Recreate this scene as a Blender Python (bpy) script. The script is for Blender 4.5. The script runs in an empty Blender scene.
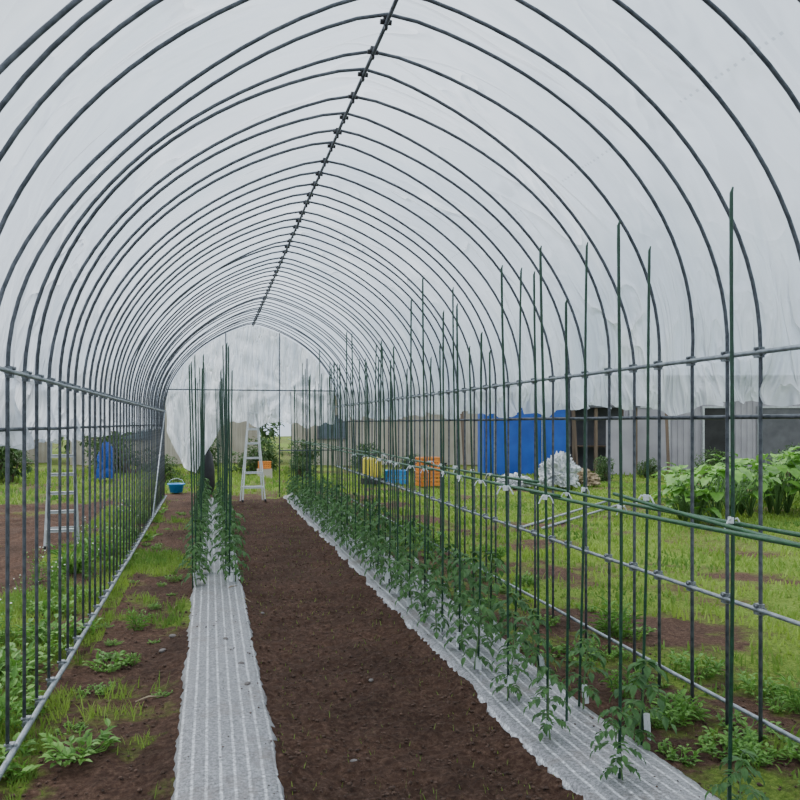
import bpy, math, random
import numpy as np
from mathutils import Vector, Matrix, Euler, noise
random.seed(7)
rng=np.random.default_rng(7)
sc=bpy.context.scene
COL=sc.collection
def U(a,b): return random.uniform(a,b)

# ---------------------------------------------------------------- materials
def nt(m):
    m.use_nodes=True
    n=m.node_tree; n.nodes.clear(); return n
def mat(name,c1,c2=None,scale=8,rough=.6,metal=0,bump=0,detail=4,sheen=None,stretch=None,trans=0):
    m=bpy.data.materials.new(name); n=nt(m)
    o=n.nodes.new('ShaderNodeOutputMaterial'); b=n.nodes.new('ShaderNodeBsdfPrincipled')
    b.inputs['Roughness'].default_value=rough; b.inputs['Metallic'].default_value=metal
    if c2 is None: c2=tuple(x*.7 for x in c1)
    tc=n.nodes.new('ShaderNodeTexCoord'); mp=n.nodes.new('ShaderNodeMapping')
    if stretch: mp.inputs['Scale'].default_value=stretch
    nz=n.nodes.new('ShaderNodeTexNoise'); nz.inputs['Scale'].default_value=scale; nz.inputs['Detail'].default_value=detail
    r=n.nodes.new('ShaderNodeValToRGB'); r.color_ramp.elements[0].position=.35; r.color_ramp.elements[1].position=.65
    r.color_ramp.elements[0].color=(*c2,1); r.color_ramp.elements[1].color=(*c1,1)
    n.links.new(tc.outputs['Object'],mp.inputs[0]); n.links.new(mp.outputs[0],nz.inputs['Vector'])
    n.links.new(nz.outputs['Fac'],r.inputs[0]); n.links.new(r.outputs[0],b.inputs['Base Color'])
    if bump:
        bp=n.nodes.new('ShaderNodeBump'); bp.inputs['Strength'].default_value=bump; bp.inputs['Distance'].default_value=.02
        n.links.new(nz.outputs['Fac'],bp.inputs['Height']); n.links.new(bp.outputs[0],b.inputs['Normal'])
    if trans:
        t=n.nodes.new('ShaderNodeBsdfTranslucent'); n.links.new(r.outputs[0],t.inputs[0])
        mx=n.nodes.new('ShaderNodeMixShader'); mx.inputs[0].default_value=trans
        n.links.new(b.outputs[0],mx.inputs[1]); n.links.new(t.outputs[0],mx.inputs[2]); n.links.new(mx.outputs[0],o.inputs[0])
    else: n.links.new(b.outputs[0],o.inputs[0])
    return m

M_pipe=mat('galvanised_pipe',(.11,.12,.135),(.05,.058,.068),scale=30,rough=.5,metal=.3)
M_rail=mat('galvanised_rail',(.34,.37,.39),(.2,.22,.24),scale=20,rough=.45,metal=.6)
M_clamp=mat('clamp_steel',(.26,.28,.29),(.12,.13,.14),scale=40,rough=.5,metal=.6)
M_black=mat('black_plastic',(.02,.02,.022),(.01,.01,.01),scale=10,rough=.5)
M_green=mat('green_coated_stake',(.014,.065,.03),(.007,.035,.018),scale=60,rough=.4)
M_green2=mat('green_coated_crossbar',(.04,.14,.05),(.022,.085,.035),scale=60,rough=.35)
M_white=mat('white_plastic',(.78,.8,.81),(.66,.68,.69),scale=20,rough=.5)
M_alu=mat('aluminium',(.5,.52,.53),(.38,.4,.41),scale=15,rough=.4,metal=.1)
M_stem=mat('stem_green',(.13,.24,.08),(.08,.16,.05),scale=30,rough=.6)
M_leaf=mat('tomato_leaf',(.09,.21,.05),(.04,.11,.03),scale=14,rough=.55,trans=.3)
M_weed=mat('weed_leaf',(.16,.34,.05),(.08,.2,.03),scale=12,rough=.6,trans=.3)
M_big=mat('broad_leaf',(.19,.42,.06),(.09,.22,.035),scale=4,rough=.5,trans=.3)
M_bush=mat('shrub_leaf',(.09,.17,.045),(.035,.085,.02),scale=3,rough=.6,trans=.3)
M_grass=mat('grass_blade',(.28,.40,.06),(.10,.21,.03),scale=.9,rough=.7,trans=.3)
M_yel=mat('yellow_plastic',(.8,.66,.05),(.65,.52,.04),scale=5,rough=.4)
M_org=mat('orange_plastic',(.75,.28,.04),(.6,.2,.03),scale=5,rough=.45)
M_blue=mat('blue_tarp',(.006,.085,.42),(.004,.055,.32),scale=2.0,rough=.45,bump=.5)
M_tub=mat('blue_plastic',(.03,.3,.65),(.02,.22,.55),scale=5,rough=.4)
M_wallg=mat('grey_sheet_metal',(.38,.36,.39),(.3,.285,.31),scale=1.5,rough=.6)
M_wallb=mat('beige_siding',(.47,.43,.36),(.37,.33,.27),scale=1.5,rough=.7)
M_roof=mat('dark_roof',(.12,.12,.13),(.08,.08,.09),scale=3,rough=.7)
M_dark=mat('painted_unlit_interior',(.03,.03,.03),(.015,.015,.015),scale=3,rough=.8)  # near-black colour paints the unlit inside of an open doorway
M_glass=mat('window_glass',(.18,.22,.25),(.08,.1,.12),scale=1,rough=.12)
M_wood=mat('weathered_wood',(.17,.12,.08),(.1,.07,.05),scale=4,rough=.8,stretch=(6,6,.6))
M_bag=mat('white_sheet_heap',(.66,.68,.7),(.3,.32,.35),scale=9,rough=.4,bump=1)
M_stone=mat('stone',(.25,.22,.2),(.15,.13,.12),scale=12,rough=.9,bump=.5)
M_dry=mat('dry_stalk',(.36,.29,.19),(.2,.15,.09),scale=20,rough=.9,bump=1)
M_clod=mat('soil_clod',(.12,.07,.047),(.045,.026,.018),scale=25,rough=1,bump=.5)
M_flower=mat('petal_white',(.8,.8,.74),(.7,.7,.6),scale=20,rough=.7)

# ---------------------------------------------------------------- mesh builder
class MB:
    def __init__(s): s.v=[]; s.f=[]
    def quadbox(s,c,size,rot=None):
        b=len(s.v); hx,hy,hz=[q/2 for q in size]
        for x,y,z in ((-1,-1,-1),(1,-1,-1),(1,1,-1),(-1,1,-1),(-1,-1,1),(1,-1,1),(1,1,1),(-1,1,1)):
            p=Vector((x*hx,y*hy,z*hz))
            if rot is not None: p=rot@p
            s.v.append(tuple(p+Vector(c)))
        for f in ((0,3,2,1),(4,5,6,7),(0,1,5,4),(1,2,6,5),(2,3,7,6),(3,0,4,7)): s.f.append(tuple(b+i for i in f))
        return s
    def tube(s,pts,r,seg=8,cap=True):
        pts=[Vector(p) for p in pts]; n=len(pts); b=len(s.v)
        rs=r if isinstance(r,(list,tuple)) else [r]*n
        up=None
        for i,p in enumerate(pts):
            t=(pts[min(i+1,n-1)]-pts[max(i-1,0)]).normalized()
            if up is None:
                a=Vector((0,1,0)) if abs(t.y)<.9 else Vector((1,0,0))
                up=(a-t*a.dot(t)).normalized()
            else: up=(up-t*up.dot(t)).normalized()
            w=t.cross(up)
            for k in range(seg):
                an=2*math.pi*k/seg
                s.v.append(tuple(p+(up*math.cos(an)+w*math.sin(an))*rs[i]))
        for i in range(n-1):
            for k in range(seg):
                k2=(k+1)%seg
                s.f.append((b+i*seg+k,b+i*seg+k2,b+(i+1)*seg+k2,b+(i+1)*seg+k))
        if cap:
            s.f.append(tuple(b+k for k in range(seg))[::-1]); s.f.append(tuple(b+(n-1)*seg+k for k in range(seg)))
        return s
    def lathe(s,prof,seg=20,c=(0,0,0)):
        b=len(s.v); n=len(prof)
        for r,z in prof:
            for k in range(seg):
                a=2*math.pi*k/seg; s.v.append((c[0]+r*math.cos(a),c[1]+r*math.sin(a),c[2]+z))
        for i in range(n-1):
            for k in range(seg):
                k2=(k+1)%seg; s.f.append((b+i*seg+k,b+i*seg+k2,b+(i+1)*seg+k2,b+(i+1)*seg+k))
        return s
    def mesh(s,name,m,smooth=False):
        me=bpy.data.meshes.new(name); me.from_pydata(s.v,[],s.f)
        me.materials.append(m)
        if smooth: me.polygons.foreach_set('use_smooth',[True]*len(me.polygons))
        me.update(); return me
def ob(name,me,parent=None,loc=(0,0,0),rot=(0,0,0),label=None,cat=None,group=None,kind=None,scale=None):
    o=bpy.data.objects.new(name,me); COL.objects.link(o); o.location=loc; o.rotation_euler=rot
    if scale is not None: o.scale=(scale,)*3 if not isinstance(scale,tuple) else scale
    if parent: o.parent=parent
    if label: o['label']=label
    if cat: o['category']=cat
    if group: o['group']=group
    if kind: o['kind']=kind
    return o
def N(x,y,z=0,s=1.0): return noise.noise(Vector((x*s,y*s,z)))

# ---------------------------------------------------------------- dimensions
XL,XR=-.85,2.5; XC=(XL+XR)/2; ZL,ZR=1.72,1.83; ZT=3.46
Y0,YE,SP=-2.28,15.72,.29
AW=(XR-XL)/2
GR=1.55  # gothic radius ratio
def gx(k,off=0):
    s=-1 if k<.5 else 1
    q=k*2 if k<.5 else (1-k)*2            # 0 at eave,1 at ridge
    R=GR; tm=math.acos((R-1)/R); t=q*tm
    x=R-1-R*math.cos(t)                    # -1 .. 0
    z=R*math.sin(t)/(R*math.sin(tm))
    if q>.92: z-=.010*((q-.92)/.08)**2
    return -s*x*(AW+off), z
def arch(k,off=0):
    x,z=gx(k); 
    X=XC+x*1.0; base=ZL+(ZR-ZL)*(X-XL)/(XR-XL)
    n=2*abs(k-.5)
    ex=(1 if k>.5 else -1)*math.sin(math.pi/2*n); ez=math.cos(math.pi/2*n)
    return X+ex*off, base+(ZT-(ZL+ZR)/2+.010)*z+ez*off
def arch_z(x):
    lo,hi=(0,.5) if x<XC else (.5,1)
    for _ in range(30):
        m=(lo+hi)/2
        if arch(m)[0]<x: lo=m
        else: hi=m
    return arch(lo)[1]

# ---------------------------------------------------------------- ground
def sstep(a,b,x):
    t=min(1,max(0,(x-a)/(b-a))); return t*t*(3-2*t)
def grassmask(x,y):
    n=N(x,y,0,.9)+.6*N(x,y,3,3.1)+.3*N(x,y,5,9)
    if y>17.2: base=.62+.4*n
    elif x<-1.75: base=-.02+.5*n+sstep(13,17,y)*.6
    elif x<-.72: base=.58+.9*n
    elif x<-.12: base=.28+.85*n
    elif x<1.95: base=-.25+.35*n + (.24 if (x<.42 or x>1.3) else 0)
    elif x<2.6: base=.38+.8*n
    elif x<3.5: base=.55+.85*n
    else: base=.74+.65*n
    if 15.5<y<17.2 and -1<x<3: base=.35+.8*n
    return min(1,max(0,base))
def gz(x,y,fine=True):
    z=0
    z+=.035*N(x,y,1,.7)
    if -.9<x<2.6 and y<16.5:
        for c in (.07,1.66):
            z+=.05*math.exp(-((x-c)/.28)**4)
        bed=any(abs(x-c)<.24 for c in (.07,1.66))
        if .25<x<1.45: z+= .016*N(x,y,7,7)+.028*N(x,y,8,3.5)+.028*abs(N(x,y,11,12))+.014*N(x,y,14,30)
        elif bed: z+=.006*N(x,y,7,5)
        else: z+=.014*N(x,y,7,10)+.02*abs(N(x,y,11,15))
    elif x<-1.8: z+=.06*N(x,y,8,2.5)+.03*N(x,y,9,6)
    return z
def axis(segs):
    out=[]
    for a,b,st in segs:
        k=max(1,int(round((b-a)/st))); out+= [a+(b-a)*i/k for i in range(k)]
    out.append(segs[-1][1]); return out
xs=axis([(-60,-12,6),(-12,-3,.3),(-3,-1.2,.07),(-1.2,2.9,.022),(2.9,6,.12),(6,20,.6),(20,60,5)])
ys=axis([(-6,1.8,.6),(1.8,7,.024),(7,17,.06),(17,30,.5),(30,90,6)])
gv=[];ga=[]
for y in ys:
    for x in xs:
        gv.append((x,y,gz(x,y))); ga.append(grassmask(x,y))
nx=len(xs); gf=[(j*nx+i,j*nx+i+1,(j+1)*nx+i+1,(j+1)*nx+i) for j in range(len(ys)-1) for i in range(nx-1)]
me=bpy.data.meshes.new('ground'); me.from_pydata(gv,[],gf)
at=me.attributes.new('grass','FLOAT','POINT'); at.data.foreach_set('value',ga)
me.polygons.foreach_set('use_smooth',[True]*len(me.polygons))
gm=bpy.data.materials.new('soil_and_grass'); n=nt(gm); L=n.links
o=n.nodes.new('ShaderNodeOutputMaterial'); b=n.nodes.new('ShaderNodeBsdfPrincipled'); b.inputs['Roughness'].default_value=.95
b.inputs['Specular IOR Level'].default_value=.15
geo=n.nodes.new('ShaderNodeNewGeometry'); attr=n.nodes.new('ShaderNodeAttribute'); attr.attribute_name='grass'
def noi(sc_,d=6,r=.6):
    q=n.nodes.new('ShaderNodeTexNoise'); q.inputs['Scale'].default_value=sc_; q.inputs['Detail'].default_value=d; q.inputs['Roughness'].default_value=r
    L.new(geo.outputs['Position'],q.inputs['Vector']); return q
def ramp(els):
    r=n.nodes.new('ShaderNodeValToRGB')
    while len(r.color_ramp.elements)<len(els): r.color_ramp.elements.new(.5)
    for e,(p,c) in zip(r.color_ramp.elements,els): e.position=p; e.color=(*c,1)
    return r
n1=noi(32,10,.8); r1=ramp([(.3,(.022,.012,.008)),(.5,(.078,.043,.029)),(.7,(.19,.118,.082))]); L.new(n1.outputs['Fac'],r1.inputs[0])
nb=noi(1.6,3,.6); rb=ramp([(.3,(.7,.7,.7)),(.7,(1.25,1.22,1.2))]); L.new(nb.outputs['Fac'],rb.inputs[0])
mb_=n.nodes.new('ShaderNodeMix'); mb_.data_type='RGBA'; mb_.blend_type='MULTIPLY'; mb_.inputs[0].default_value=1; L.new(r1.outputs[0],mb_.inputs[6]); L.new(rb.outputs[0],mb_.inputs[7])
n2=noi(40,8,.75); r2=ramp([(.3,(.04,.07,.012)),(.5,(.125,.195,.028)),(.7,(.27,.34,.07))]); L.new(n2.outputs['Fac'],r2.inputs[0])
n3=noi(14,8,.75)
ma=n.nodes.new('ShaderNodeMath'); ma.operation='ADD'; L.new(attr.outputs['Fac'],ma.inputs[0]); L.new(n3.outputs['Fac'],ma.inputs[1])
mm=n.nodes.new('ShaderNodeMapRange'); mm.inputs['From Min'].default_value=.85; mm.inputs['From Max'].default_value=1.25; L.new(ma.outputs[0],mm.inputs['Value'])
mx=n.nodes.new('ShaderNodeMix'); mx.data_type='RGBA'; L.new(mm.outputs[0],mx.inputs[0]); L.new(mb_.outputs[2],mx.inputs[6]); L.new(r2.outputs[0],mx.inputs[7])
L.new(mx.outputs[2],b.inputs['Base Color'])
bp=n.nodes.new('ShaderNodeBump'); bp.inputs['Strength'].default_value=1; bp.inputs['Distance'].default_value=.025; L.new(n1.outputs['Fac'],bp.inputs['Height']); L.new(bp.outputs[0],b.inputs['Normal'])
L.new(b.outputs[0],o.inputs[0]); me.materials.append(gm)
ob('ground',me,kind='structure',label='dark brown tilled soil with grass and weeds',cat='ground')
mb=MB(); random.seed(3)
ico=[(0,0,1),(.9,0,.2),(.3,.85,.3),(-.7,.5,.25),(-.7,-.5,.3),(.3,-.9,.2),(0,0,-.6)]
for i in range(8500):
    reg=random.random()
    x=U(.3,1.4) if reg<.65 else (U(-.8,-.17) if reg<.85 else U(1.95,2.9)); y=2.2+9*random.random()**1.5
    s=.003+.011*random.random()**3; z=gz(x,y)+s*.3; b_=len(mb.v); a=U(0,6.28); ca,sa=math.cos(a),math.sin(a)
    for p in ico:
        k=U(.7,1.25); mb.v.append((x+(p[0]*ca-p[1]*sa)*s*k,y+(p[0]*sa+p[1]*ca)*s*k,z+p[2]*s*.8*k))
    for q in range(5): c1,c2=1+q,1+(q+1)%5; mb.f+=[(b_,b_+c1,b_+c2),(b_+6,b_+c2,b_+c1)]
# a little soil thrown on the mulch film
for i in range(700):
    x=U(-.13,.27) if random.random()<.5 else U(1.42,1.9); y=2.2+9*random.random()**1.3
    if N(x,y,40,1.8)<.05: continue
    bz=.035*N(x,y,1,.7)+.05*math.exp(-((x-(.07 if x<1 else 1.66))/.28)**4)+.03
    s=.003+.006*random.random()**2; b_=len(mb.v)
    for p in ico: k=U(.7,1.25); mb.v.append((x+p[0]*s*k,y+p[1]*s*k,bz+p[2]*s*.6*k))
    for q in range(5): c1,c2=1+q,1+(q+1)%5; mb.f+=[(b_,b_+c1,b_+c2),(b_+6,b_+c2,b_+c1)]
ob('soil_clods',mb.mesh('soil_clods',M_clod,True),kind='stuff',label='small crumbly brown soil clods on tilled path',cat='soil')

# ---------------------------------------------------------------- mulch sheets
def mulchmat():
    m=bpy.data.materials.new('striped_mulch_film'); n=nt(m); L=n.links
    o=n.nodes.new('ShaderNodeOutputMaterial'); b=n.nodes.new('ShaderNodeBsdfPrincipled'); b.inputs['Roughness'].default_value=.32
    tc=n.nodes.new('ShaderNodeTexCoord')
    w=n.nodes.new('ShaderNodeTexWave'); w.bands_direction='X'; w.inputs['Scale'].default_value=5.6; w.inputs['Distortion'].default_value=.3; w.inputs['Detail Scale'].default_value=1
    L.new(tc.outputs['Object'],w.inputs[0])
    rw=n.nodes.new('ShaderNodeValToRGB'); rw.color_ramp.elements[0].position=.82; rw.color_ramp.elements[1].position=.97
    rw.color_ramp.elements[0].color=(.31,.305,.315,1); rw.color_ramp.elements[1].color=(.66,.66,.68,1); L.new(w.outputs['Fac'],rw.inputs[0])
    v=n.nodes.new('ShaderNodeTexNoise'); v.inputs['Scale'].default_value=65; v.inputs['Detail'].default_value=5; v.inputs['Roughness'].default_value=.85; L.new(tc.outputs['Object'],v.inputs['Vector'])
    rv=n.nodes.new('ShaderNodeValToRGB'); rv.color_ramp.elements[0].position=.38; rv.color_ramp.elements[1].position=.62
    rv.color_ramp.elements[0].color=(.22,.21,.2,1); rv.color_ramp.elements[1].color=(1.2,1.2,1.2,1); L.new(v.outputs['Fac'],rv.inputs[0])
    mx=n.nodes.new('ShaderNodeMix'); mx.data_type='RGBA'; mx.blend_type='MULTIPLY'; mx.inputs[0].default_value=1
    L.new(rw.outputs[0],mx.inputs[6]); L.new(rv.outputs[0],mx.inputs[7])
    d=n.nodes.new('ShaderNodeTexNoise'); d.inputs['Scale'].default_value=4; d.inputs['Detail'].default_value=8; d.inputs['Roughness'].default_value=.75; L.new(tc.outputs['Object'],d.inputs['Vector'])
    rd=n.nodes.new('ShaderNodeValToRGB'); rd.color_ramp.elements[0].position=.52; rd.color_ramp.elements[1].position=.74; L.new(d.outputs['Fac'],rd.inputs[0])
    m2=n.nodes.new('ShaderNodeMix'); m2.data_type='RGBA'; L.new(rd.outputs[0],m2.inputs[0]); L.new(mx.outputs[2],m2.inputs[6]); m2.inputs[7].default_value=(.17,.13,.105,1)
    L.new(m2.outputs[2],b.inputs['Base Color'])
    bp=n.nodes.new('ShaderNodeBump'); bp.inputs['Strength'].default_value=.3; bp.inputs['Distance'].default_value=.006; L.new(v.outputs['Fac'],bp.inputs['Height']); L.new(bp.outputs[0],b.inputs['Normal'])
    L.new(b.outputs[0],o.inputs[0]); return m
M_mulch=mulchmat()
def mulch(xc,hw,y0,y1,label,seed):
    yy=axis([(y0,7,.03),(7,y1,.1)]); K=22; v=[];f=[]
    for j,y in enumerate(yy):
        l=xc-hw+.022*N(0,y,seed,2)+.016*N(0,y,seed+1,11)+.012*N(0,y,seed+7,26); r=xc+hw+.022*N(0,y,seed+2,2)+.016*N(0,y,seed+3,11)+.012*N(0,y,seed+9,26)
        for i in range(K+1):
            x=l+(r-l)*i/K
            z=.035*N(x,y,1,.7)+.05*math.exp(-((x-(.07 if xc<1 else 1.66))/.28)**4)+.026+.004*N(x,y,seed,5)+.003*N(x*4,y,seed,8)
            if i in(0,K): z-=.03
            v.append((x-xc,y,z))
    for j in range(len(yy)-1):
        for i in range(K): a=j*(K+1)+i; f.append((a,a+1,a+K+2,a+K+1))
    me=bpy.data.meshes.new('mulch_sheet'); me.from_pydata(v,[],f); me.polygons.foreach_set('use_smooth',[True]*len(f)); me.materials.append(M_mulch)
    ob('mulch_sheet',me,loc=(xc,0,0),label=label,cat='mulch film')
mulch(.07,.22,1.9,15.3,'silver striped mulch film laid over bare planting bed',3)
mulch(1.655,.26,1.9,15.5,'silver striped mulch film under double row of tomato seedlings',9)

# ---------------------------------------------------------------- greenhouse frame
frame=ob('greenhouse_frame',None,loc=(XC,Y0,0),label='galvanised steel arched greenhouse frame of hoops and rails',cat='greenhouse frame')
fo=Vector((XC,Y0,0))
hoopY=[3.12+SP*k for k in range(-18,46)]
hoopY=[y for y in hoopY if -2<=y<=YE]
RP=.0093
def hoopmesh(jit,lean,twist,lb=0):
    mb=MB(); pts=[(XL-XC,0,-.12),(XL-XC,0,.8)]
    for i in range(41):
        k=i/40; x,z=arch(k); t=math.pi*k
        x+=jit*math.sin(t*2)*.6; yy=lean*math.sin(t)+twist*math.sin(2*t)
        if k<.5: yy+=lb*math.sin(2*t)**2; z-=abs(lb)*.2*math.sin(2*t)**2
        pts.append((x-XC,yy,z))
    pts+=[(XR-XC,0,.8),(XR-XC,0,-.12)]
    rr=[RP*.88]*2+[RP]*41+[RP]*2
    return mb.tube(pts,rr,8).mesh('hoop',M_pipe,True)
hv=[hoopmesh(*q) for q in ((0,0,0),(.025,.04,-.04),(-.02,-.04,.05,.12),(.02,-.03,-.07,-.08),(-.02,.05,.04,.15),(0,.03,.07,-.06))]
cl=MB().quadbox((0,0,0),(.028,.042,.05)); cl.tube([(0,-.035,.0),(0,.035,0)],.017,8); cl.tube([(-.026,0,.016),(.026,0,.016)],.008,6)
clm=cl.mesh('clamp',M_clamp)
rc=MB().quadbox((0,0,0),(.028,.042,.026)); rc.tube([(-.028,0,-.010),(.028,0,-.010)],.013,8); rc.quadbox((0,0,-.03),(.016,.024,.03))
rcm=rc.mesh('ridge_clamp',M_black)
random.seed(17)
for k,y in enumerate(hoopY):
    h=ob('hoop',hv[random.choice((0,0,1,2,3,4,5))],parent=frame,loc=(0,y-Y0+U(-.03,.03),0))
    h['group']='greenhouse hoops'
    ob('ridge_clamp',rcm,parent=h,loc=(0,0,ZT-.015))
    ob('clamp',clm,parent=h,loc=(XL-XC+.008,0,ZL)); ob('clamp',clm,parent=h,loc=(XR-XC-.008,0,ZR))
    if y>1: ob('clamp',clm,parent=h,loc=(XL-XC+.012,0,.09)); ob('clamp',clm,parent=h,loc=(XR-XC-.008,0,.63))
def rail(name,x,z,y0,y1,r=.012,m=M_rail,wob=.006):
    pts=[]; k=int((y1-y0)/.6)
    for i in range(k+1):
        y=y0+(y1-y0)*i/k; pts.append((x-XC+wob*N(y,x,2,1.1),y-Y0,z+wob*N(y,x,5,1.3)))
    return ob(name,MB().tube(pts,r,8).mesh(name,m,True),parent=frame)
rail('ridge_rail',XC,ZT-.035,Y0,YE,.011,M_pipe)
rail('side_rail',XL+.02,ZL,Y0,YE,.011); rail('side_rail',XR-.022,ZR,Y0,YE,.012)
rail('side_rail',XL+.03,.09,Y0,YE,.014); rail('side_rail',XR-.022,.63,Y0,YE,.011); rail('side_rail',XR+.02,.1,Y0,YE,.011)
rail('side_rail',XR+.022,1.53,Y0,YE,.011,M_pipe); rail('side_rail',XL-.02,1.47,Y0,YE,.009,M_pipe)
def bar(name,p,q,r=.012,m=M_pipe):
    return ob(name,MB().tube([Vector(p)-fo,Vector(q)-fo],r,8).mesh(name,m,True),parent=frame)
bar('gable_crossbar',(XL,YE,2.15),(XR,YE,2.15)); 
for x in (.3,1.35): bar('gable_post',(x,YE,-.1),(x,YE,arch_z(x)))
bar('gable_post',(1.9,YE,-.1),(1.9,YE,2.8))
bar('gable_crossbar',(1.35,YE,.95),(XR,YE,.95))
bar('brace',(XL+.03,12,.1),(XL+.03,15.2,ZL),.011,M_rail)

# ---------------------------------------------------------------- plastic film
def filmmat(name,tr,shade=.93,stk=.1,skirt=True):
    m=bpy.data.materials.new(name); n=nt(m); L=n.links
    o=n.nodes.new('ShaderNodeOutputMaterial')
    uv=n.nodes.new('ShaderNodeUVMap')
    def mth(op,a,b_=None,c=None):
        q=n.nodes.new('ShaderNodeMath'); q.operation=op
        for i,x in enumerate((a,b_,c)):
            if x is None: continue
            if isinstance(x,(int,float)): q.inputs[i].default_value=x
            else: L.new(x,q.inputs[i])
        return q.outputs[0]
    def noi(scale,det,dist,ms,rot=0):
        mp=n.nodes.new('ShaderNodeMapping'); mp.inputs['Scale'].default_value=ms; mp.inputs['Rotation'].default_value=(0,0,rot); L.new(uv.outputs[0],mp.inputs[0])
        nz=n.nodes.new('ShaderNodeTexNoise'); nz.inputs['Scale'].default_value=scale; nz.inputs['Detail'].default_value=det; nz.inputs['Distortion'].default_value=dist; L.new(mp.outputs[0],nz.inputs['Vector']); return nz.outputs['Fac']
    sp=n.nodes.new('ShaderNodeSeparateXYZ'); L.new(uv.outputs[0],sp.inputs[0])
    V=sp.outputs[1]
    # 0..1 closeness to loose skirts
    lo=mth('MAXIMUM',mth('SUBTRACT',.9,V),mth('SUBTRACT',V,4.5))
    sk=mth('MINIMUM',mth('MAXIMUM',mth('MULTIPLY',lo,1.1),0),1) if skirt else 1.0
    broad=noi(.5,2,.4,(1,1,1))
    fold=noi(.9,2,.6,(1.6,.45,1),.25)
    def ridge(v,w=20): return mth('MAXIMUM',mth('SUBTRACT',1,mth('MULTIPLY',mth('ABSOLUTE',mth('SUBTRACT',v,.5)),w)),0)
    patch=mth('MINIMUM',mth('MAXIMUM',mth('MULTIPLY',mth('SUBTRACT',noi(.8,2,.3,(1,1,1)),.42),5),.12),1)
    crease=mth('MAXIMUM',ridge(fold),ridge(noi(1.5,2,.8,(1.2,.5,1),-.5)))
    crease=mth('MULTIPLY',mth('POWER',crease,2),patch)
    vert=mth('MULTIPLY',mth('POWER',mth('MAXIMUM',ridge(noi(2.2,3,.5,(2.2,.5,1),.12),9),ridge(noi(3,3,.6,(2,.35,1),-.2),9)),1.5),sk)
    crease=mth('ADD',crease,mth('MULTIPLY',vert,.9))
    tone=mth('ADD',mth('MULTIPLY',broad,1.0),mth('MULTIPLY',crease,stk))
    tone=mth('SUBTRACT',tone,mth('MULTIPLY',sk,.12 if skirt else .0))
    r=n.nodes.new('ShaderNodeValToRGB'); r.color_ramp.elements[0].position=.3; r.color_ramp.elements[1].position=.7
    r.color_ramp.elements[0].color=(shade*.70,shade*.765,shade*.84,1); r.color_ramp.elements[1].color=(shade*.97,shade*1.0,shade*1.05,1); L.new(tone,r.inputs[0])
    line=mth('LESS_THAN',mth('ABSOLUTE',mth('SUBTRACT',V,3.93)),.007)
    dots=mth('GREATER_THAN',mth('SINE',mth('MULTIPLY',sp.outputs[0],150)),.4)
    grp=mth('GREATER_THAN',mth('SINE',mth('MULTIPLY',sp.outputs[0],5.2)),-.2)
    mk=mth('MULTIPLY',mth('MULTIPLY',line,dots),mth('MULTIPLY',grp,.35))
    mx=n.nodes.new('ShaderNodeMix'); mx.data_type='RGBA'; L.new(mk,mx.inputs[0]); L.new(r.outputs[0],mx.inputs[6]); mx.inputs[7].default_value=(.2,.22,.25,1)
    tl=n.nodes.new('ShaderNodeBsdfTranslucent'); L.new(mx.outputs[2],tl.inputs[0])
    df=n.nodes.new('ShaderNodeBsdfDiffuse'); L.new(mx.outputs[2],df.inputs[0])
    gl=n.nodes.new('ShaderNodeBsdfGlossy'); gl.inputs['Roughness'].default_value=.2; gl.inputs[0].default_value=(.95,.95,.95,1)
    tp=n.nodes.new('ShaderNodeBsdfTransparent'); L.new(mx.outputs[2],tp.inputs[0])
    a=n.nodes.new('ShaderNodeMixShader'); a.inputs[0].default_value=.14; L.new(tl.outputs[0],a.inputs[1]); L.new(df.outputs[0],a.inputs[2])
    c=n.nodes.new('ShaderNodeMixShader'); 
    trf=mth('MAXIMUM',mth('SUBTRACT',mth('MULTIPLY_ADD',broad,.4,tr-.2),mth('MULTIPLY',crease,.25)),.04)
    L.new(trf,c.inputs[0]); L.new(a.outputs[0],c.inputs[1]); L.new(tp.outputs[0],c.inputs[2])
    d=n.nodes.new('ShaderNodeMixShader'); d.inputs[0].default_value=.09; L.new(c.outputs[0],d.inputs[1]); L.new(gl.outputs[0],d.inputs[2])
    w=noi(1.2,3,1.2,(1.6,.6,1),.3)
    hgt=mth('ADD',w,mth('MULTIPLY',crease,.3))
    bp=n.nodes.new('ShaderNodeBump'); bp.inputs['Strength'].default_value=1; bp.inputs['Distance'].default_value=.2; L.new(hgt,bp.inputs['Height'])
    for q in (tl,df,gl): L.new(bp.outputs[0],q.inputs['Normal'])
    L.new(d.outputs[0],o.inputs[0]); return m
M_film=filmmat('clear_greenhouse_film',.36,.94,.2)
M_film2=filmmat('hanging_greenhouse_film',.34,.97,.2,False)
yy=axis([(Y0,1,.12),(1,YE+.1,.04)])
NA=84; NS=14
v=[];f=[];uv=[]
def hemL(y): return 1.40+.05*N(y,0,21,.8)+.05*N(y,0,4,4)+.035*N(y,0,5,11)
def hemR(y): return 1.56+.07*N(y,0,31,.9)+.07*abs(math.sin(y*2.3+N(y,0,3,.8)*2))-.02+.045*N(y,0,8,5)+.025*N(y,0,9,13)
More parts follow.
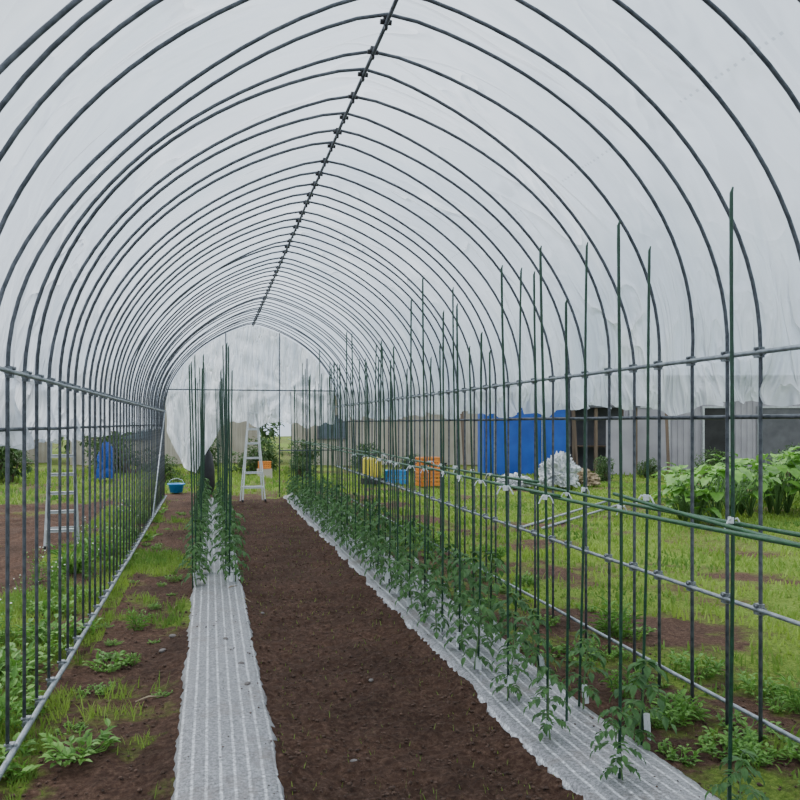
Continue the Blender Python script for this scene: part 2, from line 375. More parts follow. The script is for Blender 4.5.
for y in yy:
    ph=((y-3.12)/SP)%1.0; sag=math.sin(math.pi*ph)**2
    row=[]
    for i in range(NS):
        k=i/NS; z=hemL(y)+(ZL-hemL(y))*k
        row.append((XL-.04-.03*(1-k)+(.08*N(y,z,2,4)+.08*N(y+z*.3,z*.3,3,9))*(1.15-k),z,k*.3-.3))
    for i in range(NA+1):
        k=i/NA; t=math.pi*k
        wr=.06*(N(y*1.0,t*1.0,3,1.3))
        e=min(t,math.pi-t); wr+=.09*math.exp(-e*1.6)*(abs(N(y+t*.5,t*.25,6,4))-.1)
        x,z=arch(k,.03-.015*sag*math.sin(t)**.3+max(-.012,wr))
        row.append((x,z,t*1.7))
    for i in range(1,NS+1):
        k=i/NS; z=ZR+(hemR(y)-ZR)*k
        row.append((XR+.05+.03*k+(.08*N(y,z,12,4)+.08*N(y-z*.3,z*.3,13,9))*(.15+k),z,5.34+k*.3))
    for x,z,a in row: v.append((x,y,z)); uv.append((y,a))
W=NS+NA+1+NS
f=[(j*W+i,j*W+i+1,(j+1)*W+i+1,(j+1)*W+i) for j in range(len(yy)-1) for i in range(W-1)]
def filmobj(name,v,f,uv,m,**k):
    me=bpy.data.meshes.new(name); me.from_pydata(v,[],f); me.materials.append(m)
    ul=me.uv_layers.new(name='UVMap'); idx=np.zeros(len(me.loops),int); me.loops.foreach_get('vertex_index',idx)
    ul.data.foreach_set('uv',np.array(uv)[idx].ravel()); me.polygons.foreach_set('use_smooth',[True]*len(f))
    return ob(name,me,**k)
filmobj('plastic_film_cover',v,f,uv,M_film,label='translucent plastic film stretched over the greenhouse hoops',cat='plastic sheet')
def interp(x,t):
    for (a,b_),(c,d) in zip(t,t[1:]):
        if a<=x<=c: return b_+(d-b_)*(x-a)/(c-a)
    return t[-1][1]
hem=[(-.9,1.45),(-.72,1.1),(-.5,.62),(-.28,.5),(-.12,.85),(.05,1.15),(.25,1.45),(.45,1.55),(.7,1.5),(.95,1.4),(1.3,1.55),(1.9,1.42),(2.6,1.5)]
v=[];uv=[];K=240;J=50
for i in range(K+1):
    x=XL+.01+(XR-XL-.02)*i/K; top=arch_z(x)
    h=interp(x,hem)+.08*N(x,0,2,5)
    for j in range(J+1):
        k=j/J; z=top+(h-top)*k
        fold=0
        for (cx,cz,wt) in ((.3,3.3,1.0),(-.5,2.15,.8),(1.5,2.15,.9)):
            ang=math.atan2(x-cx,cz-z if abs(cz-z)>.05 else .05); rad=math.hypot(x-cx,cz-z)
            fold+=wt*math.exp(-rad*.7)*math.sin(ang*9+3*N(x,z,4,1.2))*min(1,rad*2)
        fold=fold*.3+abs(N(x*2.6,z*.5,3,2.0))+.35*abs(N(x*6,z*.6,5,2.0))
        pl=.05+.2*k
        xx=x+.06*k*N(x,z,9,1.5)
        v.append((xx,YE+.1+pl*fold,z)); uv.append((x*1.5,z*.8))
f=[(i*(J+1)+j,i*(J+1)+j+1,(i+1)*(J+1)+j+1,(i+1)*(J+1)+j) for i in range(K) for j in range(J)]
filmobj('gable_film_curtain',v,f,uv,M_film2,label='crumpled clear plastic curtain hanging at the greenhouse end',cat='plastic sheet')

# ---------------------------------------------------------------- stakes
tiem=MB(); tiem.tube([(0,0,-.012),(0,0,.012)],.013,8)
for s in (-1,1): tiem.tube([(0,0,0),(.018*s,-.012,.008),(.03*s,-.014,-.012),(.038*s,-.012,-.03)],.0035,5)
tiem=tiem.mesh('tie',M_white)
stk=[]
for L_ in (2.3,2.42,2.5,2.36):
    mb=MB(); pts=[];rs=[]
    k=28
    for i in range(k+1):
        z=-.1+(L_+.0)*i/k; pts.append((.004*math.sin(z*2),.004*math.cos(z*3),z)); rs.append(.0072 if i%2 else .0064)
    pts.append((0,0,L_-.08)); rs.append(.003)
    stk.append(mb.tube(pts,rs,8).mesh('garden_stake',M_green,True))
def stake(x,y,ti=None,lean=None,sc_=1,tie=True,tz=1.16):
    ln=lean if lean else (U(-.03,.03),U(-.022,.022))
    o=ob('garden_stake',random.choice(stk) if ti is None else stk[ti],loc=(x,y,gz(x,y)),rot=(ln[0],ln[1],0),
      label='thin green plastic-coated garden stake stuck upright in bed',cat='garden stake',group='tomato support stakes',scale=(1,1,sc_))
    if tie: ob('tie',tiem,parent=o,loc=(0,0,(tz-gz(x,y))/sc_),rot=(0,0,U(-1,1)),scale=U(.7,1.15))
    return o
rowA=[2.83,3.32,3.84]+[4.3+.40*k for k in range(28)]
rowB=[2.38,3.2,3.67]+[4.12+.40*k for k in range(28)]
posA=[];posB=[]
for i,y in enumerate(rowA):
    x=1.52+U(-.02,.02)+(.08 if i==0 else 0); yy_=y+(U(-.03,.03) if i>2 else 0); posA.append((x,yy_)); stake(x,yy_,lean=((0,0),(0,-.015),(0,-.015))[i] if i<3 else None,tie=i<14,sc_=U(.86,1.04) if i>2 else (1.02,1.0,.98)[i],ti=(0 if i==0 else None))
for i,y in enumerate(rowB):
    x=1.83+U(-.02,.02)+(-.08 if i==0 else .08 if i==1 else 0); yy_=y+(U(-.03,.03) if i>2 else 0); posB.append((x,yy_))
    stake(x,yy_,lean=((0,.006),(0,.02),(0,.02))[i] if i<3 else None,tie=i<14,sc_=U(.84,1.04) if i>2 else (1.02,1.03,1.03)[i],ti=(0 if i<2 else None))
stake(1.68,3.48,sc_=.93)
posC=[]
for i in range(16):
    y=7.15+.53*i
    for x in (-.12,.17):
        xx=x+U(-.03,.03); yv=y+U(-.08,.08); posC.append((xx,yv)); stake(xx,yv,tie=False,sc_=U(.85,.98))
def xbar(p,q,m=M_green2,r=.0085):
    p=Vector(p);q=Vector(q); L_=(q-p).length; mb=MB(); k=16; pts=[];rs=[]
    for i in range(k+1):
        pts.append((q-p)*(i/k)+Vector((0,0,-.008*math.sin(math.pi*i/k)))); rs.append(r if i%2 else r*.9)
    ob('crossbar_stake',mb.tube(pts,rs,8).mesh('crossbar_stake',m,True),loc=p,label='green garden stake tied horizontally across the uprights',cat='garden stake',group='horizontal tied stakes')
y=1.2
while y<14.5:
    z=1.165
    xbar((1.545+U(-.01,.012),y,z+U(-.012,.02)),(1.56+U(-.01,.012),y+2.45,z+U(-.02,.02)))
    y+=2.1
y=1.9
while y<14:
    xbar((1.80+U(-.01,.01),y,1.16+U(-.02,.02)),(1.81+U(-.01,.01),y+2.4,1.16+U(-.03,.03))); y+=2.2
xbar((1.60,1.1,1.13),(1.72,3.1,1.19)); 

# ---------------------------------------------------------------- plants
def leaflet(mb,p,d,l,w,up=Vector((0,0,1)),droop=.3):
    d=d.normalized(); s=d.cross(up)
    if s.length<.01: s=Vector((1,0,0))
    s.normalize(); nn=s.cross(d)
    b=len(mb.v)
    P=[p, p+d*l*.3+s*w*.5+nn*l*.05, p+d*l*.62+s*w*.42-nn*l*.02, p+d*l-nn*l*droop, p+d*l*.62-s*w*.42-nn*l*.02, p+d*l*.3-s*w*.5+nn*l*.05, p+d*l*.45-nn*l*.06]
    mb.v+= [tuple(q) for q in P]
    for a,c in ((0,1),(1,2),(2,3),(3,4),(4,5),(5,0)): mb.f.append((b+a,b+c,b+6))
def tomato(seed,H):
    random.seed(seed)
    st=MB(); lf=MB(); pts=[]
    for i in range(7):
        k=i/6; pts.append(Vector((.02*math.sin(k*3+seed),.02*math.cos(k*2.3+seed)-.02,H*k)))
    st.tube(pts,[.0055-.003*i/6 for i in range(7)],6)
    n_=int(10+H*12)
    for i in range(n_):
        k=.18+.82*i/(n_-1); idx=min(5,int(k*6)); p0=pts[idx].lerp(pts[idx+1],k*6-idx)
        a=i*2.4+U(-.3,.3); L_=(.135*(1-.5*abs(k-.5)))*U(.75,1.2)*(.6 if k>.9 else 1)
        out=Vector((math.cos(a),math.sin(a),0)); q=[]
        for j in range(6):
            t=j/5; q.append(p0+out*L_*t*.85+Vector((0,0,L_*(.9*t-1.0*t*t)*U(.9,1.1))))
        st.tube(q,[.002,.0018,.0016,.0014,.0011,.001],4,cap=False)
        side=Vector((-out.y,out.x,0))
        for j in range(2,6):
            dr=(q[j]-q[j-1]).normalized()
            if j<5:
                for s in (-1,1):
                    leaflet(lf,q[j],(side*s+dr*.6+Vector((0,0,U(-.6,.1)))),.05*U(.75,1.25),.03*U(.8,1.2))
            else: leaflet(lf,q[j],dr,.058*U(.8,1.2),.034)
    return st.mesh('tomato_plant',M_stem,True),lf.mesh('foliage',M_leaf)
TV=[tomato(s,h) for s,h in ((1,.34),(2,.42),(3,.46),(4,.38),(5,.44))]
random.seed(11)
clipm=MB().tube([(0,0,-.035),(0,0,.035)],.015,6); clipm.quadbox((.016,0,-.03),(.024,.005,.08)); clipm=clipm.mesh('clip',M_white)
def tplant(x,y,s,clip=True):
    st,lf=random.choice(TV)
    o=ob('tomato_plant',st,loc=(x,y,gz(x,y)+.005),rot=(U(-.08,.08),U(-.08,.08),U(0,6.28)),scale=s,label='young tomato seedling tied to a green stake through mulch film',cat='tomato plant',group='tomato seedlings')
    ob('foliage',lf,parent=o)
    if clip: ob('clip',clipm,parent=o,loc=(0,0,U(.05,.16)))
for i,(x,y) in enumerate(posA): tplant(x-.01,y-.02,U(.75,1.0)*(.8 if i<1 else .95 if i<4 else 1.15))
for i,(x,y) in enumerate(posB): tplant(x+.02,y-.02,U(.8,1.05)*(.75 if i<1 else 1.0 if i<4 else 1.25))
for i,(x,y) in enumerate(posC): tplant(x+.02,y-.03,U(.85,1.15),clip=i<8)

def weed(seed,R,n_,l,w,up=.6):
    random.seed(seed); mb=MB()
    for i in range(n_):
        a=U(0,6.28); r=R*math.sqrt(random.random()); p=Vector((math.cos(a)*r,math.sin(a)*r,0))
        h=U(.3,1)*l*1.4; a2=a+U(-.8,.8); out=Vector((math.cos(a2),math.sin(a2),0))
        q=p+out*h*.5+Vector((0,0,h*up))
        mb.tube([Vector((0,0,-.01)),p+Vector((0,0,.004)),p.lerp(q,.6)+Vector((0,0,h*.1)),q],[.002,.0022,.0018,.001],4,cap=False)
        for s in (.45,.7,1):
            leaflet(mb,p.lerp(q,s),out.lerp(Vector((U(-1,1),U(-1,1),.2)),.6)+Vector((0,0,.2)),l*U(.5,1),w*U(.6,1.1))
    return mb.mesh('weed_clump',M_weed)
WV=[weed(21,.1,30,.05,.022),weed(22,.13,38,.045,.018,.8),weed(23,.09,30,.06,.022,1.0),weed(24,.12,40,.04,.02,.5),weed(25,.05,26,.09,.015,1.2)]
random.seed(5)
def wd(x,y,s=1,v=None): 
    ob('weed_clump',WV[v] if v is not None else random.choice(WV),loc=(x,y,gz(x,y)),rot=(0,0,U(0,6.28)),scale=s*U(.75,1.2),label='low green leafy weed clump growing in soil',cat='weed',group='weeds along the greenhouse sides')
wd(-.57,3.72,1.3,0); wd(-.6,5.1,1.0,0); wd(-.5,5.9,.8); wd(-.62,4.6,.6)
for i in range(60): wd(U(-1.5,-.93),3.6+12*random.random()**1.3,U(.8,1.9))
for i in range(34): wd(U(-.78,-.22),3.9+10*random.random(),U(.25,.7))
for i in range(56): wd(U(2.05,3.1),2.6+9*random.random()**1.4,U(.6,1.3))
for i in range(18): wd(U(2.2,3.1),U(2.5,4.2),U(.7,1.1))
def flowerweed(seed):
    random.seed(seed); mb=MB(); fl=MB()
    for i in range(12):
        a=U(0,6.28); p=Vector((U(-.06,.06),U(-.06,.06),0)); q=p+Vector((math.cos(a)*.12,math.sin(a)*.12,U(.3,.55)))
        mb.tube([p,p.lerp(q,.5)+Vector((0,0,.04)),q],[.003,.002,.0012],4)
        for s in range(7): leaflet(mb,p.lerp(q,s/7+.05),Vector((U(-1,1),U(-1,1),.5)),.08*(1-s/10),.022)
        if i%3==0: fl.lathe([(0,.01),(.009,.008),(.011,0),(0,-.004)],8,tuple(q))
    return mb.mesh('flowering_weed',M_weed),fl.mesh('blossom',M_flower)
FV=[flowerweed(31),flowerweed(32)]
random.seed(6)
for i in range(14):
    a,b_=random.choice(FV); x=U(-1.6,-1.05); y=U(5,14)
    o=ob('flowering_weed',a,loc=(x,y,gz(x,y)),rot=(0,0,U(0,6)),scale=U(.5,.85),label='tall green weed topped with tiny white blossoms',cat='weed',group='flowering weeds')
    ob('blossom',b_,parent=o)

def grass(n_,xr,yr,h,name,label,thr=.5,powy=1.0,w=.006):
    V=[];F=[];c=0;tries=0
    while c<n_ and tries<n_*6:
        tries+=1
        x=xr[0]+(xr[1]-xr[0])*rng.random(); y=yr[0]+(yr[1]-yr[0])*rng.random()**powy
        if grassmask(x,y)+.25*rng.random()<thr: continue
        z=gz(x,y)-.005; a=rng.random()*6.28; hh=h*(.4+.8*rng.random())*(1+.7*N(x,y,2,1.5)); ww=w*(1+y*.12); dx,dy=math.cos(a)*ww,math.sin(a)*ww
        lx,ly=(rng.random()-.5)*hh*1.1,(rng.random()-.5)*hh*1.1
        b_=len(V); V+=[(x-dx,y-dy,z),(x+dx,y+dy,z),(x+lx*.5+dx*.6,y+ly*.5+dy*.6,z+hh*.65),(x+lx*.5-dx*.6,y+ly*.5-dy*.6,z+hh*.65),(x+lx,y+ly,z+hh)]
        F+=[(b_,b_+1,b_+2,b_+3),(b_+3,b_+2,b_+4)]; c+=1
    me=bpy.data.meshes.new(name); me.from_pydata(V,[],F); me.materials.append(M_grass)
    ob(name,me,kind='stuff',label=label,cat='grass')
grass(50000,(2.3,13),(2.2,22),.07,'lawn_grass','short yellow-green rough grass beside the greenhouse',.66,1.3)
grass(17000,(-1.8,-.2),(2.6,16),.07,'verge_grass','green grass tufts along greenhouse side wall',.66,1.2,.0025)
grass(9000,(-9,3),(15.6,26),.12,'far_grass','green grass beyond the greenhouse end',.55,1.0)
grass(2600,(.25,2.4),(2.2,15),.03,'path_grass','sparse tiny grass sprouts on soil path',.15,1.2,.0016)

def broad(seed):
    random.seed(seed); st=MB(); lf=MB()
    for i in range(20):
        a=U(0,6.28); h=U(.35,.95); o_=U(.1,.45); tip=Vector((math.cos(a)*o_,math.sin(a)*o_,h))
        st.tube([(0,0,-.02),(tip.x*.4,tip.y*.4,h*.6),tuple(tip)],[.012,.009,.006],5)
        l=U(.18,.3); w=l*.4; d=Vector((math.cos(a),math.sin(a),U(-.2,.9))).normalized(); s=d.cross(Vector((0,0,1))).normalized(); nn=s.cross(d)
        b=len(lf.v); rows_=7
        for r in range(rows_+1):
            t=r/rows_; ww=w*math.sin(math.pi*min(.98,t*.93+.07))**.7
            for c in range(-2,3):
                lf.v.append(tuple(tip+d*l*(t-.08)+s*ww*c/2+nn*(abs(c)*.25*ww*.5-l*.5*t*t+.012*math.sin(t*16+c))))
        for r in range(rows_):
            for c in range(4): q=b+r*5+c; lf.f.append((q,q+1,q+6,q+5))
    return st.mesh('broad_leaf_plant',M_stem,True),lf.mesh('leaf_cluster',M_big,True)
BV=[broad(s) for s in (41,42,43)]
random.seed(8); cnt=0
while cnt<44:
    py=U(9.8,13.2); px=U(6.5,12.5)
    if px/py<.65: continue
    cnt+=1
    a,b_=random.choice(BV)
    o=ob('broad_leaf_plant',a,loc=(px,py,gz(px,py)),rot=(0,0,U(0,6)),scale=U(.75,1.15)*min(1,.5+(px/py-.6)*3.5),label='bright green broad-leaved vegetable plant in open plot',cat='plant',group='broad leaf plot')
    ob('leaf_cluster',b_,parent=o)

def shrub(seed,n_=1700):
    random.seed(seed); mb=MB(); tr=MB()
    cs=[(Vector((U(-.6,.6),U(-.5,.5),U(.3,1.1))),U(.3,.5)) for _ in range(9)]
    for i in range(n_):
        c,r=random.choice(cs); d=Vector((random.gauss(0,1),random.gauss(0,1),random.gauss(0,1))).normalized()
        leaflet(mb,c+d*r*U(.6,1.03),d+Vector((U(-1,1),U(-1,1),U(-1,1))),.12,.06)
    for c,r in cs: tr.tube([(0,0,-.05),(c.x*.4,c.y*.4,c.z*.5),tuple(c)],[.04,.03,.01],6)
    return tr.mesh('shrub',M_wood,True),mb.mesh('foliage',M_bush)
SV=[shrub(s) for s in (51,52,53)]
random.seed(9)
def shr(x,y,s,lab='dense dark green garden shrub',nm='shrub',g='garden shrubs'):
    a,b_=random.choice(SV); o=ob(nm,a,loc=(x,y,gz(x,y)),rot=(0,0,U(0,6)),scale=(s*1.1,s,s*U(.85,1.1)),label=lab,cat=nm,group=g)
    ob('foliage',b_,parent=o)
for x,y,s in ((-5.9,18.4,.85),(-8.4,19.6,1.1),(-4.9,21.5,1.0),(-2.2,23.5,.9),(-.4,24,.85),(1.2,23.2,.8),(2.9,23.6,.75),(4.5,23.4,.65),(-3.4,26,1.1),
   (-11.2,21,1.3),(-7,24,1.3),(-14,23,1.6),(-10,26,1.4),(9.9,18.2,.4),(12.9,18.4,.6),(15.2,17.9,.7),(5.9,23.4,.5),(11.4,18.9,.4),(-1.2,20.6,.5),(2.3,20.8,.45)): shr(x,y,s)
for i in range(8): shr(-28+i*7.4+U(-.4,.4),40+U(-1.5,1.5),U(2.5,2.9),'tall leafy green tree behind the buildings','tree','distant trees')

# ---------------------------------------------------------------- buildings
def ribwall(p,q,h,m,pitch=.18,depth=.03,z0=0):
    p=Vector(p);q=Vector(q); d=(q-p); L_=d.length; d.normalize(); s=Vector((d.y,-d.x,0)); mb=MB(); k=int(L_/pitch); pts=[]
    for i in range(k):
        for fr,o_ in ((0,0),(.4,0),(.5,depth),(.9,depth)): pts.append(p+d*(i+fr)*L_/k+s*o_)
    pts.append(q)
    for a in pts: mb.v.append((a.x,a.y,z0)); mb.v.append((a.x,a.y,z0+h))
    for i in range(len(pts)-1): mb.f.append((2*i,2*i+2,2*i+3,2*i+1))
    return mb
def building(name,c,ang,w,dp,h,m,label,openings):
    root=ob(name,None,loc=c,rot=(0,0,ang),label=label,cat='building')
    mb=MB()
    for p,q in (((-w/2,-dp/2),(w/2,-dp/2)),((w/2,-dp/2),(w/2,dp/2)),((w/2,dp/2),(-w/2,dp/2)),((-w/2,dp/2),(-w/2,-dp/2))):
        t=ribwall((*p,0),(*q,0),h+.1,m,z0=-.1); b=len(mb.v); mb.v+=t.v; mb.f+=[tuple(b+i for i in ff) for ff in t.f]
    ob('siding',mb.mesh('siding',m),parent=root)
    rf=MB(); rf.quadbox((0,-.1,h+.12),(w+.5,dp+.7,.1),Matrix.Rotation(.06,3,'X')); rf.quadbox((0,-dp/2-.4,h+.02),(w+.5,.08,.12)); ob('roof',rf.mesh('roof',M_roof),parent=root)
    for kind,x,z,ww,hh,mt in openings:
        fr=MB()
        y=-dp/2-.06
        for sx in (-1,1): fr.quadbox((x+sx*ww/2,y,z),(.06,.08,hh+.06))
        for sz in (-1,1): fr.quadbox((x,y,z+sz*hh/2),(ww,.08,.06))
        if kind=='window': fr.quadbox((x,y,z),(.04,.06,hh))
        g=ob(kind,fr.mesh(kind,M_roof if kind=='window' else M_alu),parent=root)
        ob('pane' if kind=='window' else 'door_infill',MB().quadbox((x,y+.01,z),(ww,.03,hh)).mesh('pane',mt),parent=g)
    return root
building('storage_building',(15.9,22.9,0),-.23,6.4,2.8,2.9,M_wallg,'grey-mauve ribbed metal building with a dark doorway',
  [('door',-2.2,1.0,1.2,2.0,M_wallg),('door',-.1,1.0,.8,2.0,M_dark),('door',2.0,1.0,1.5,2.0,M_roof)])  # middle opening is a flat panel with the doorway's darkness painted on
building('garden_house',(7.0,28.5,0),-.15,8.0,2.8,2.5,M_wallb,'beige sided low house behind the garden',
  [('window',-2.6,1.35,1.0,.8,M_glass)])
building('garden_house',(-9.5,33,0),.25,6.5,3.5,2.6,M_wallb,'pale low house beyond the soil field',
  [('window',-1.4,1.4,1.3,.9,M_glass),('window',1.5,1.4,1.3,.9,M_glass)])
building('garden_house',(-1.6,31.5,0),.05,6.6,3.0,2.5,M_wallb,'low pale shed beyond the far shrubs',
  [('window',-1.2,1.3,1.3,.8,M_glass)])

# blue tarp shed
root=ob('tarp_shed',None,loc=(8.95,21.6,0),rot=(0,0,-.24),label='small shed wrapped in bright blue tarpaulin',cat='shed')
w,dp,h=2.4,1.7,1.98; mb=MB(); prof=[(-w/2,-.05)]
for i in range(7): prof.append((-w/2+.0,.3*i+.02))
for i in range(13): 
    t=math.pi*i/12; prof.append((-w/2*math.cos(t),h+.14*math.sin(t)))
for i in range(6,-1,-1): prof.append((w/2,.3*i+.02))
ny=10; P=len(prof)
for j in range(ny+1):
    for i,(x,z) in enumerate(prof):
        mb.v.append((x+.02*N(x*2,z*2+j,3,1.3),-dp/2+dp*j/ny,z+.01*N(x,j,5,2)))
for j in range(ny):
    for i in range(P-1): mb.f.append((j*P+i,j*P+i+1,(j+1)*P+i+1,(j+1)*P+i))
ob('tarp_cover',mb.mesh('tarp_cover',M_blue,True),parent=root)
mb=MB(); K=40;J=16
for i in range(K+1):
    x=-w/2+w*i/K; top=h+.14*math.sqrt(max(0,1-(2*x/w)**2))
    for j in range(J+1):
        z=top*j/J; mb.v.append((x,-dp/2-.02+.06*N(x*3,z*.5,3,1.5)*(1-j/J*.8),z))
for i in range(K):
    for j in range(J): q=i*(J+1)+j; mb.f.append((q,q+J+1,q+J+2,q+1))
ob('tarp_flap',mb.mesh('tarp_flap',M_blue,True),parent=root)
pp=MB()
for x in (-.9,.45): pp.tube([(x,-dp/2-.08,-.05),(x,-dp/2-.08,2.05)],.018,8)
ob('tarp_pole',pp.mesh('tarp_pole',M_rail),parent=root)

root=ob('lean_to',None,loc=(11.25,21.2,0),rot=(0,0,-.24),label='dark open timber lean-to beside the blue shed',cat='shed')
w=1.8
for x in (-w/2,-.25,w/2): ob('post',MB().quadbox((x,-.7,.95),(.09,.09,2.0)).mesh('post',M_wood),parent=root)
for x in (-w/2,w/2): ob('post',MB().quadbox((x,.7,1.0),(.09,.09,2.1)).mesh('post',M_wood),parent=root)
ob('roof',MB().quadbox((0,0,2.02),(w+.2,1.7,.07),Matrix.Rotation(.05,3,'X')).mesh('roof',M_roof),parent=root)
ob('back_panel',MB().quadbox((0,.72,1.0),(w,.04,2.0)).mesh('back_panel',M_roof),parent=root)
ob('shelf',MB().quadbox((0,.3,.8),(w-.15,.7,.04)).mesh('shelf',M_wood),parent=root)
ob('side_panel',MB().quadbox((.45,-.68,.8),(.8,.03,1.6)).mesh('side_panel',M_wallg),parent=root)
random.seed(12)
for i,(x,y,L_) in enumerate(((13.0,20.6,2.0),(7.3,22.2,2.1),(10.25,20.9,2.1))):
    ob('leaning_board',MB().quadbox((0,0,L_/2),(U(.06,.12),.03,L_)).mesh('leaning_board',M_wood),loc=(x,y-.35,0.02),rot=(-.16,U(-.06,.06),-.23),label='weathered timber board leaning upright against a shed',cat='board',group='leaning boards')

# ---------------------------------------------------------------- step ladders
def ladder(loc,rot,H,wb,wt,spread,steps,m,label,th=(.05,.022)):
    root=ob('step_ladder',None,loc=loc,rot=(0,0,rot),label=label,cat='ladder')
    def strut(p,q):
        p=Vector(p);q=Vector(q); d=q-p; mb=MB(); R=d.to_track_quat('Z','X').to_matrix()
        mb.quadbox((p+q)/2,(th[1],th[0],d.length),R); return mb
    for s in (-1,1):
        ob('front_rail',strut((s*wb/2,-spread/2,0),(s*wt/2,-.03,H)).mesh('front_rail',m),parent=root)
        ob('rear_rail',strut((s*wb/2*1.0,spread/2,0),(s*wt/2,.03,H*.98)).mesh('rear_rail',m),parent=root)
        ob('foot',MB().quadbox((s*wb/2,-spread/2,.02),(.03,.05,.04)).mesh('foot',M_black),parent=root)
    for i in range(1,steps+1):
        k=i/(steps+1); w_=wb+(wt-wb)*k; y=-spread/2+(spread/2-.03)*k
        ob('step',MB().quadbox((0,y,H*k),(w_,.07,.02)).quadbox((0,y-.03,H*k-.01),(w_,.01,.03)).mesh('step',m),parent=root)
        if i%2: ob('rear_brace',MB().quadbox((0,-y,H*k*.98),(w_,.02,.02)).mesh('rear_brace',m),parent=root)
    ob('top_cap',MB().quadbox((0,0,H+.015),(wt+.04,.12,.03)).mesh('top_cap',m),parent=root)
ladder((-1.75,10.2,gz(-1.75,10.2)),.12,1.34,.36,.25,.3,5,M_alu,'aluminium step ladder standing in soil outside the greenhouse',(.03,.02))
ladder((.78,14.9,gz(.78,14.9)+.01),.1,1.64,.42,.16,.3,5,M_white,'white step ladder standing at the greenhouse end',(.025,.013))

# ---------------------------------------------------------------- clutter
def rbox(sx,sy,sz,c,m,name,bev=.04):
    me=MB().quadbox(c,(sx,sy,sz)).mesh(name,m)
    import bmesh
    bm=bmesh.new(); bm.from_mesh(me); bmesh.ops.bevel(bm,geom=bm.edges[:],offset=bev,segments=3,affect='EDGES',profile=.5); bm.to_mesh(me); bm.free(); return me
r_=ob('knapsack_sprayer',None,loc=(3.75,18.2,0.02),rot=(0,0,.3),label='yellow knapsack sprayer with black frame on grass',cat='sprayer')
ob('tank',rbox(.42,.26,.5,(0,0,.42),M_yel,'tank',.07),parent=r_)
ob('frame',MB().quadbox((0,0,.1),(.46,.3,.14)).tube([(-.2,.15,.05),(-.2,.17,.7),(.2,.17,.7),(.2,.15,.05)],.015,6).mesh('frame',M_black),parent=r_)
ob('cap',MB().lathe([(0,.74),(.09,.74),(.09,.66),(0,.66)],16).mesh('cap',M_black),parent=r_)
ob('hose',MB().tube([(.2,0,.12),(.35,-.1,.1),(.4,-.1,.4),(.3,-.1,.75),(.26,-.08,.85)],.012,6).mesh('hose',M_black,True),parent=r_)
def crate(loc,rot,m,label,s=1):
    r=ob('plastic_crate',None,loc=loc,rot=(0,0,rot),label=label,cat='crate',scale=s)
    mb=MB(); w,d,h=.52,.36,.3
    mb.quadbox((0,0,.02),(w,d,.03))
    for z in (.06,.15,.24,.3):
        for s in (-1,1): mb.quadbox((0,s*d/2,z),(w,.015,.045)); mb.quadbox((s*w/2,0,z),(.015,d,.045))
    for i in range(7):
        x=-w/2+w*i/6
        for s in (-1,1): mb.quadbox((x,s*d/2,.16),(.02,.02,.3))
    for i in range(5):
        y=-d/2+d*i/4
        for s in (-1,1): mb.quadbox((s*w/2,y,.16),(.02,.02,.3))
    ob('crate_body',mb.mesh('crate_body',m),parent=r)
    ob('rim',MB().quadbox((0,d/2,.32),(w+.04,.04,.03)).quadbox((0,-d/2,.32),(w+.04,.04,.03)).quadbox((w/2,0,.32),(.04,d,.03)).quadbox((-w/2,0,.32),(.04,d,.03)).mesh('rim',m),parent=r)
crate((5.0,17.7,.02),.2,M_org,'orange plastic harvest crate on the grass')
crate((5.02,17.72,.36),.25,M_org,'orange plastic harvest crate stacked on another crate')
crate((4.4,18.4,.02),-.2,M_tub,'blue plastic crate beside the sprayer')
crate((1.45,21.6,.25),.1,M_org,'small orange plastic crate behind the greenhouse end',.6)
crate((6.3,21.6,.02),.3,M_black,'black plastic crate on the grass near the blue shed')
def tub(loc,s,label):
    r=ob('plastic_tub',None,loc=loc,label=label,cat='tub',scale=s)
    ob('tub_body',MB().lathe([(0,.0),(.16,0),(.2,.2),(.23,.21),(.23,.235),(.19,.23),(.15,.03),(0,.03)],28).mesh('tub_body',M_tub,True),parent=r)
    ob('handle',MB().tube([(-.22,0,.2),(-.15,.0,.33),(0,0,.38),(.15,0,.33),(.22,0,.2)],.006,6).mesh('handle',M_white,True),parent=r)
tub((-.7,17.3,.02),.8,'small blue plastic tub on the ground by the greenhouse end')
def heap(name,loc,s,m,label,seed,cat,cr=.14,fine=.06):
    mb=MB(); R=40;C=80
    for i in range(R+1):
        th0=i/R
        for c in range(C):
            a=2*math.pi*c/C; ph=th0*math.pi*.62; d=Vector((math.cos(a)*math.sin(ph),math.sin(a)*math.sin(ph),math.cos(ph)))
            k=1+.25*noise.noise(d*1.8+Vector((seed,0,0)))+cr*(abs(noise.noise(d*4+Vector((seed,0,0)))))*2-cr*.5+fine*(abs(noise.noise(d*10+Vector((seed,0,0))))*2)
            mb.v.append((d.x*s[0]*k,d.y*s[1]*k,s[2]*.36+d.z*s[2]*.64*k))
    for i in range(R):
        for c in range(C): mb.f.append((i*C+c,(i+1)*C+c,(i+1)*C+(c+1)%C,i*C+(c+1)%C))
    ob(name,mb.mesh(name,m,False),loc=loc,label=label,cat=cat)
heap('plastic_sheet_heap',(7.6,16.2,0.03),(.42,.36,.72),M_bag,'rounded crumpled bundle of white plastic sheeting on grass',3,'plastic sheet',.22,.14)
heap('plastic_sheet_heap',(6.75,16.7,0.02),(.38,.3,.3),M_bag,'low crumpled pile of white plastic beside a larger heap',8,'plastic sheet',.22,.14)
heap('straw_heap',(8.5,16.9,0.02),(.38,.35,.34),M_dry,'small pile of dry straw beside white plastic heap',5,'straw',.25,.2)
heap('tarp_covered_pile',(-2.55,20.8,0.02),(.2,.2,.95),M_blue,'small upright pile covered with blue tarpaulin by the shrubs',6,'tarpaulin')
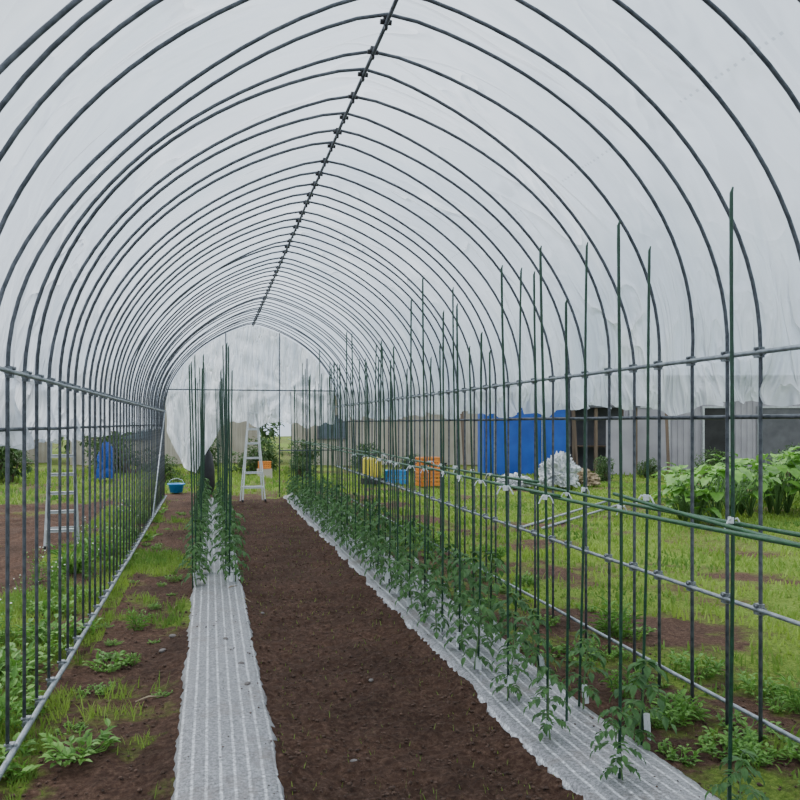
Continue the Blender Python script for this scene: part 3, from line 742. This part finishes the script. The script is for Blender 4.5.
for p,q in (((4.2,10.2,.03),(7.2,13.2,.05)),((4.5,10.1,.03),(7.3,12.8,.04))):
    p=Vector(p);q=Vector(q)
    ob('loose_pipe',MB().tube([(0,0,0),q-p],.02,8).mesh('loose_pipe',M_rail,True),loc=p,label='galvanised pipe lying loose on the grass',cat='pipe',group='pipes on the grass')
mb=MB().lathe([(0,.0),(.11,.02),(.15,.15),(.14,.4),(.09,.62),(.03,.7),(.045,.76)],18)
ob('black_form',mb.mesh('black_form',M_black,True),loc=(-.05,16.3,.03),label='upright black form standing beneath the gable curtain',cat='sack',scale=(1,1,1.35))  # plain black upright form marking an unidentified dark gap
ob('support_block',MB().quadbox((0,0,.12),(.4,.3,.25)).quadbox((0,0,.0),(.46,.34,.05)).mesh('support_block',M_wallb),loc=(1.45,21.6,0),label='pale concrete block under the small orange crate',cat='block')
for i,(x,y,s) in enumerate(((.18,4.75,.015),(.2,4.35,.016),(.1,5.3,.016),(.62,3.4,.016),(.9,4.4,.014),(.4,6.2,.016),(-.25,5.6,.02),(-.3,5.3,.02))):
    ob('pebble',MB().lathe([(0,-.8),(.7,-.6),(1,-.1),(.8,.45),(.3,.75),(0,.8)],9).mesh('pebble',M_stone,True),loc=(x,y,gz(x,y)+s*.5+(.02 if abs(x-.07)<.2 else 0)),scale=(s*1.4,s,s*.8),rot=(0,0,i),label='small grey stone lying on soil',cat='stone',group='loose stones')
for i,(x,y,a) in enumerate(((-.38,4.3,.3),(-.28,6.4,1.2),(.14,6.9,.8),(.32,6.5,1.9))):
    ob('dry_stalk',MB().tube([(0,0,0),(.07,.01,.012),(.14,0,.004)],[.004,.005,.002],5).mesh('dry_stalk',M_dry,True),loc=(x,y,gz(x,y)+.02),rot=(0,0,a),label='short dry plant stalk lying on the soil',cat='stalk',group='dry stalks')

# ---------------------------------------------------------------- light, world, camera
w=bpy.data.worlds.new('World'); sc.world=w; w.use_nodes=True; n=w.node_tree; n.nodes.clear()
o=n.nodes.new('ShaderNodeOutputWorld'); bg=n.nodes.new('ShaderNodeBackground'); tc=n.nodes.new('ShaderNodeTexCoord'); s=n.nodes.new('ShaderNodeSeparateXYZ')
r=n.nodes.new('ShaderNodeValToRGB'); r.color_ramp.elements[0].color=(.47,.55,.65,1); r.color_ramp.elements[1].color=(.87,.94,1,1); r.color_ramp.elements[0].position=0; r.color_ramp.elements[1].position=.75
n.links.new(tc.outputs['Generated'],s.inputs[0]); n.links.new(s.outputs[2],r.inputs[0]); n.links.new(r.outputs[0],bg.inputs[0]); bg.inputs[1].default_value=2.05; n.links.new(bg.outputs[0],o.inputs[0])
sl=bpy.data.lights.new('overcast_sun','SUN'); sl.energy=2.8; sl.angle=.7; sl.color=(1,.985,.96); so=bpy.data.objects.new('overcast_sun',sl); COL.objects.link(so); so.rotation_euler=(math.radians(-30),math.radians(-25),0)
cam=bpy.data.cameras.new('camera'); co=bpy.data.objects.new('camera',cam); COL.objects.link(co)
cam.sensor_width=36; cam.lens=36*780/800; cam.shift_y=23/800
co.location=(0,0,1.5); th=math.atan(190/780); co.rotation_euler=(math.pi/2,0,-th); cam.clip_end=300
sc.camera=co
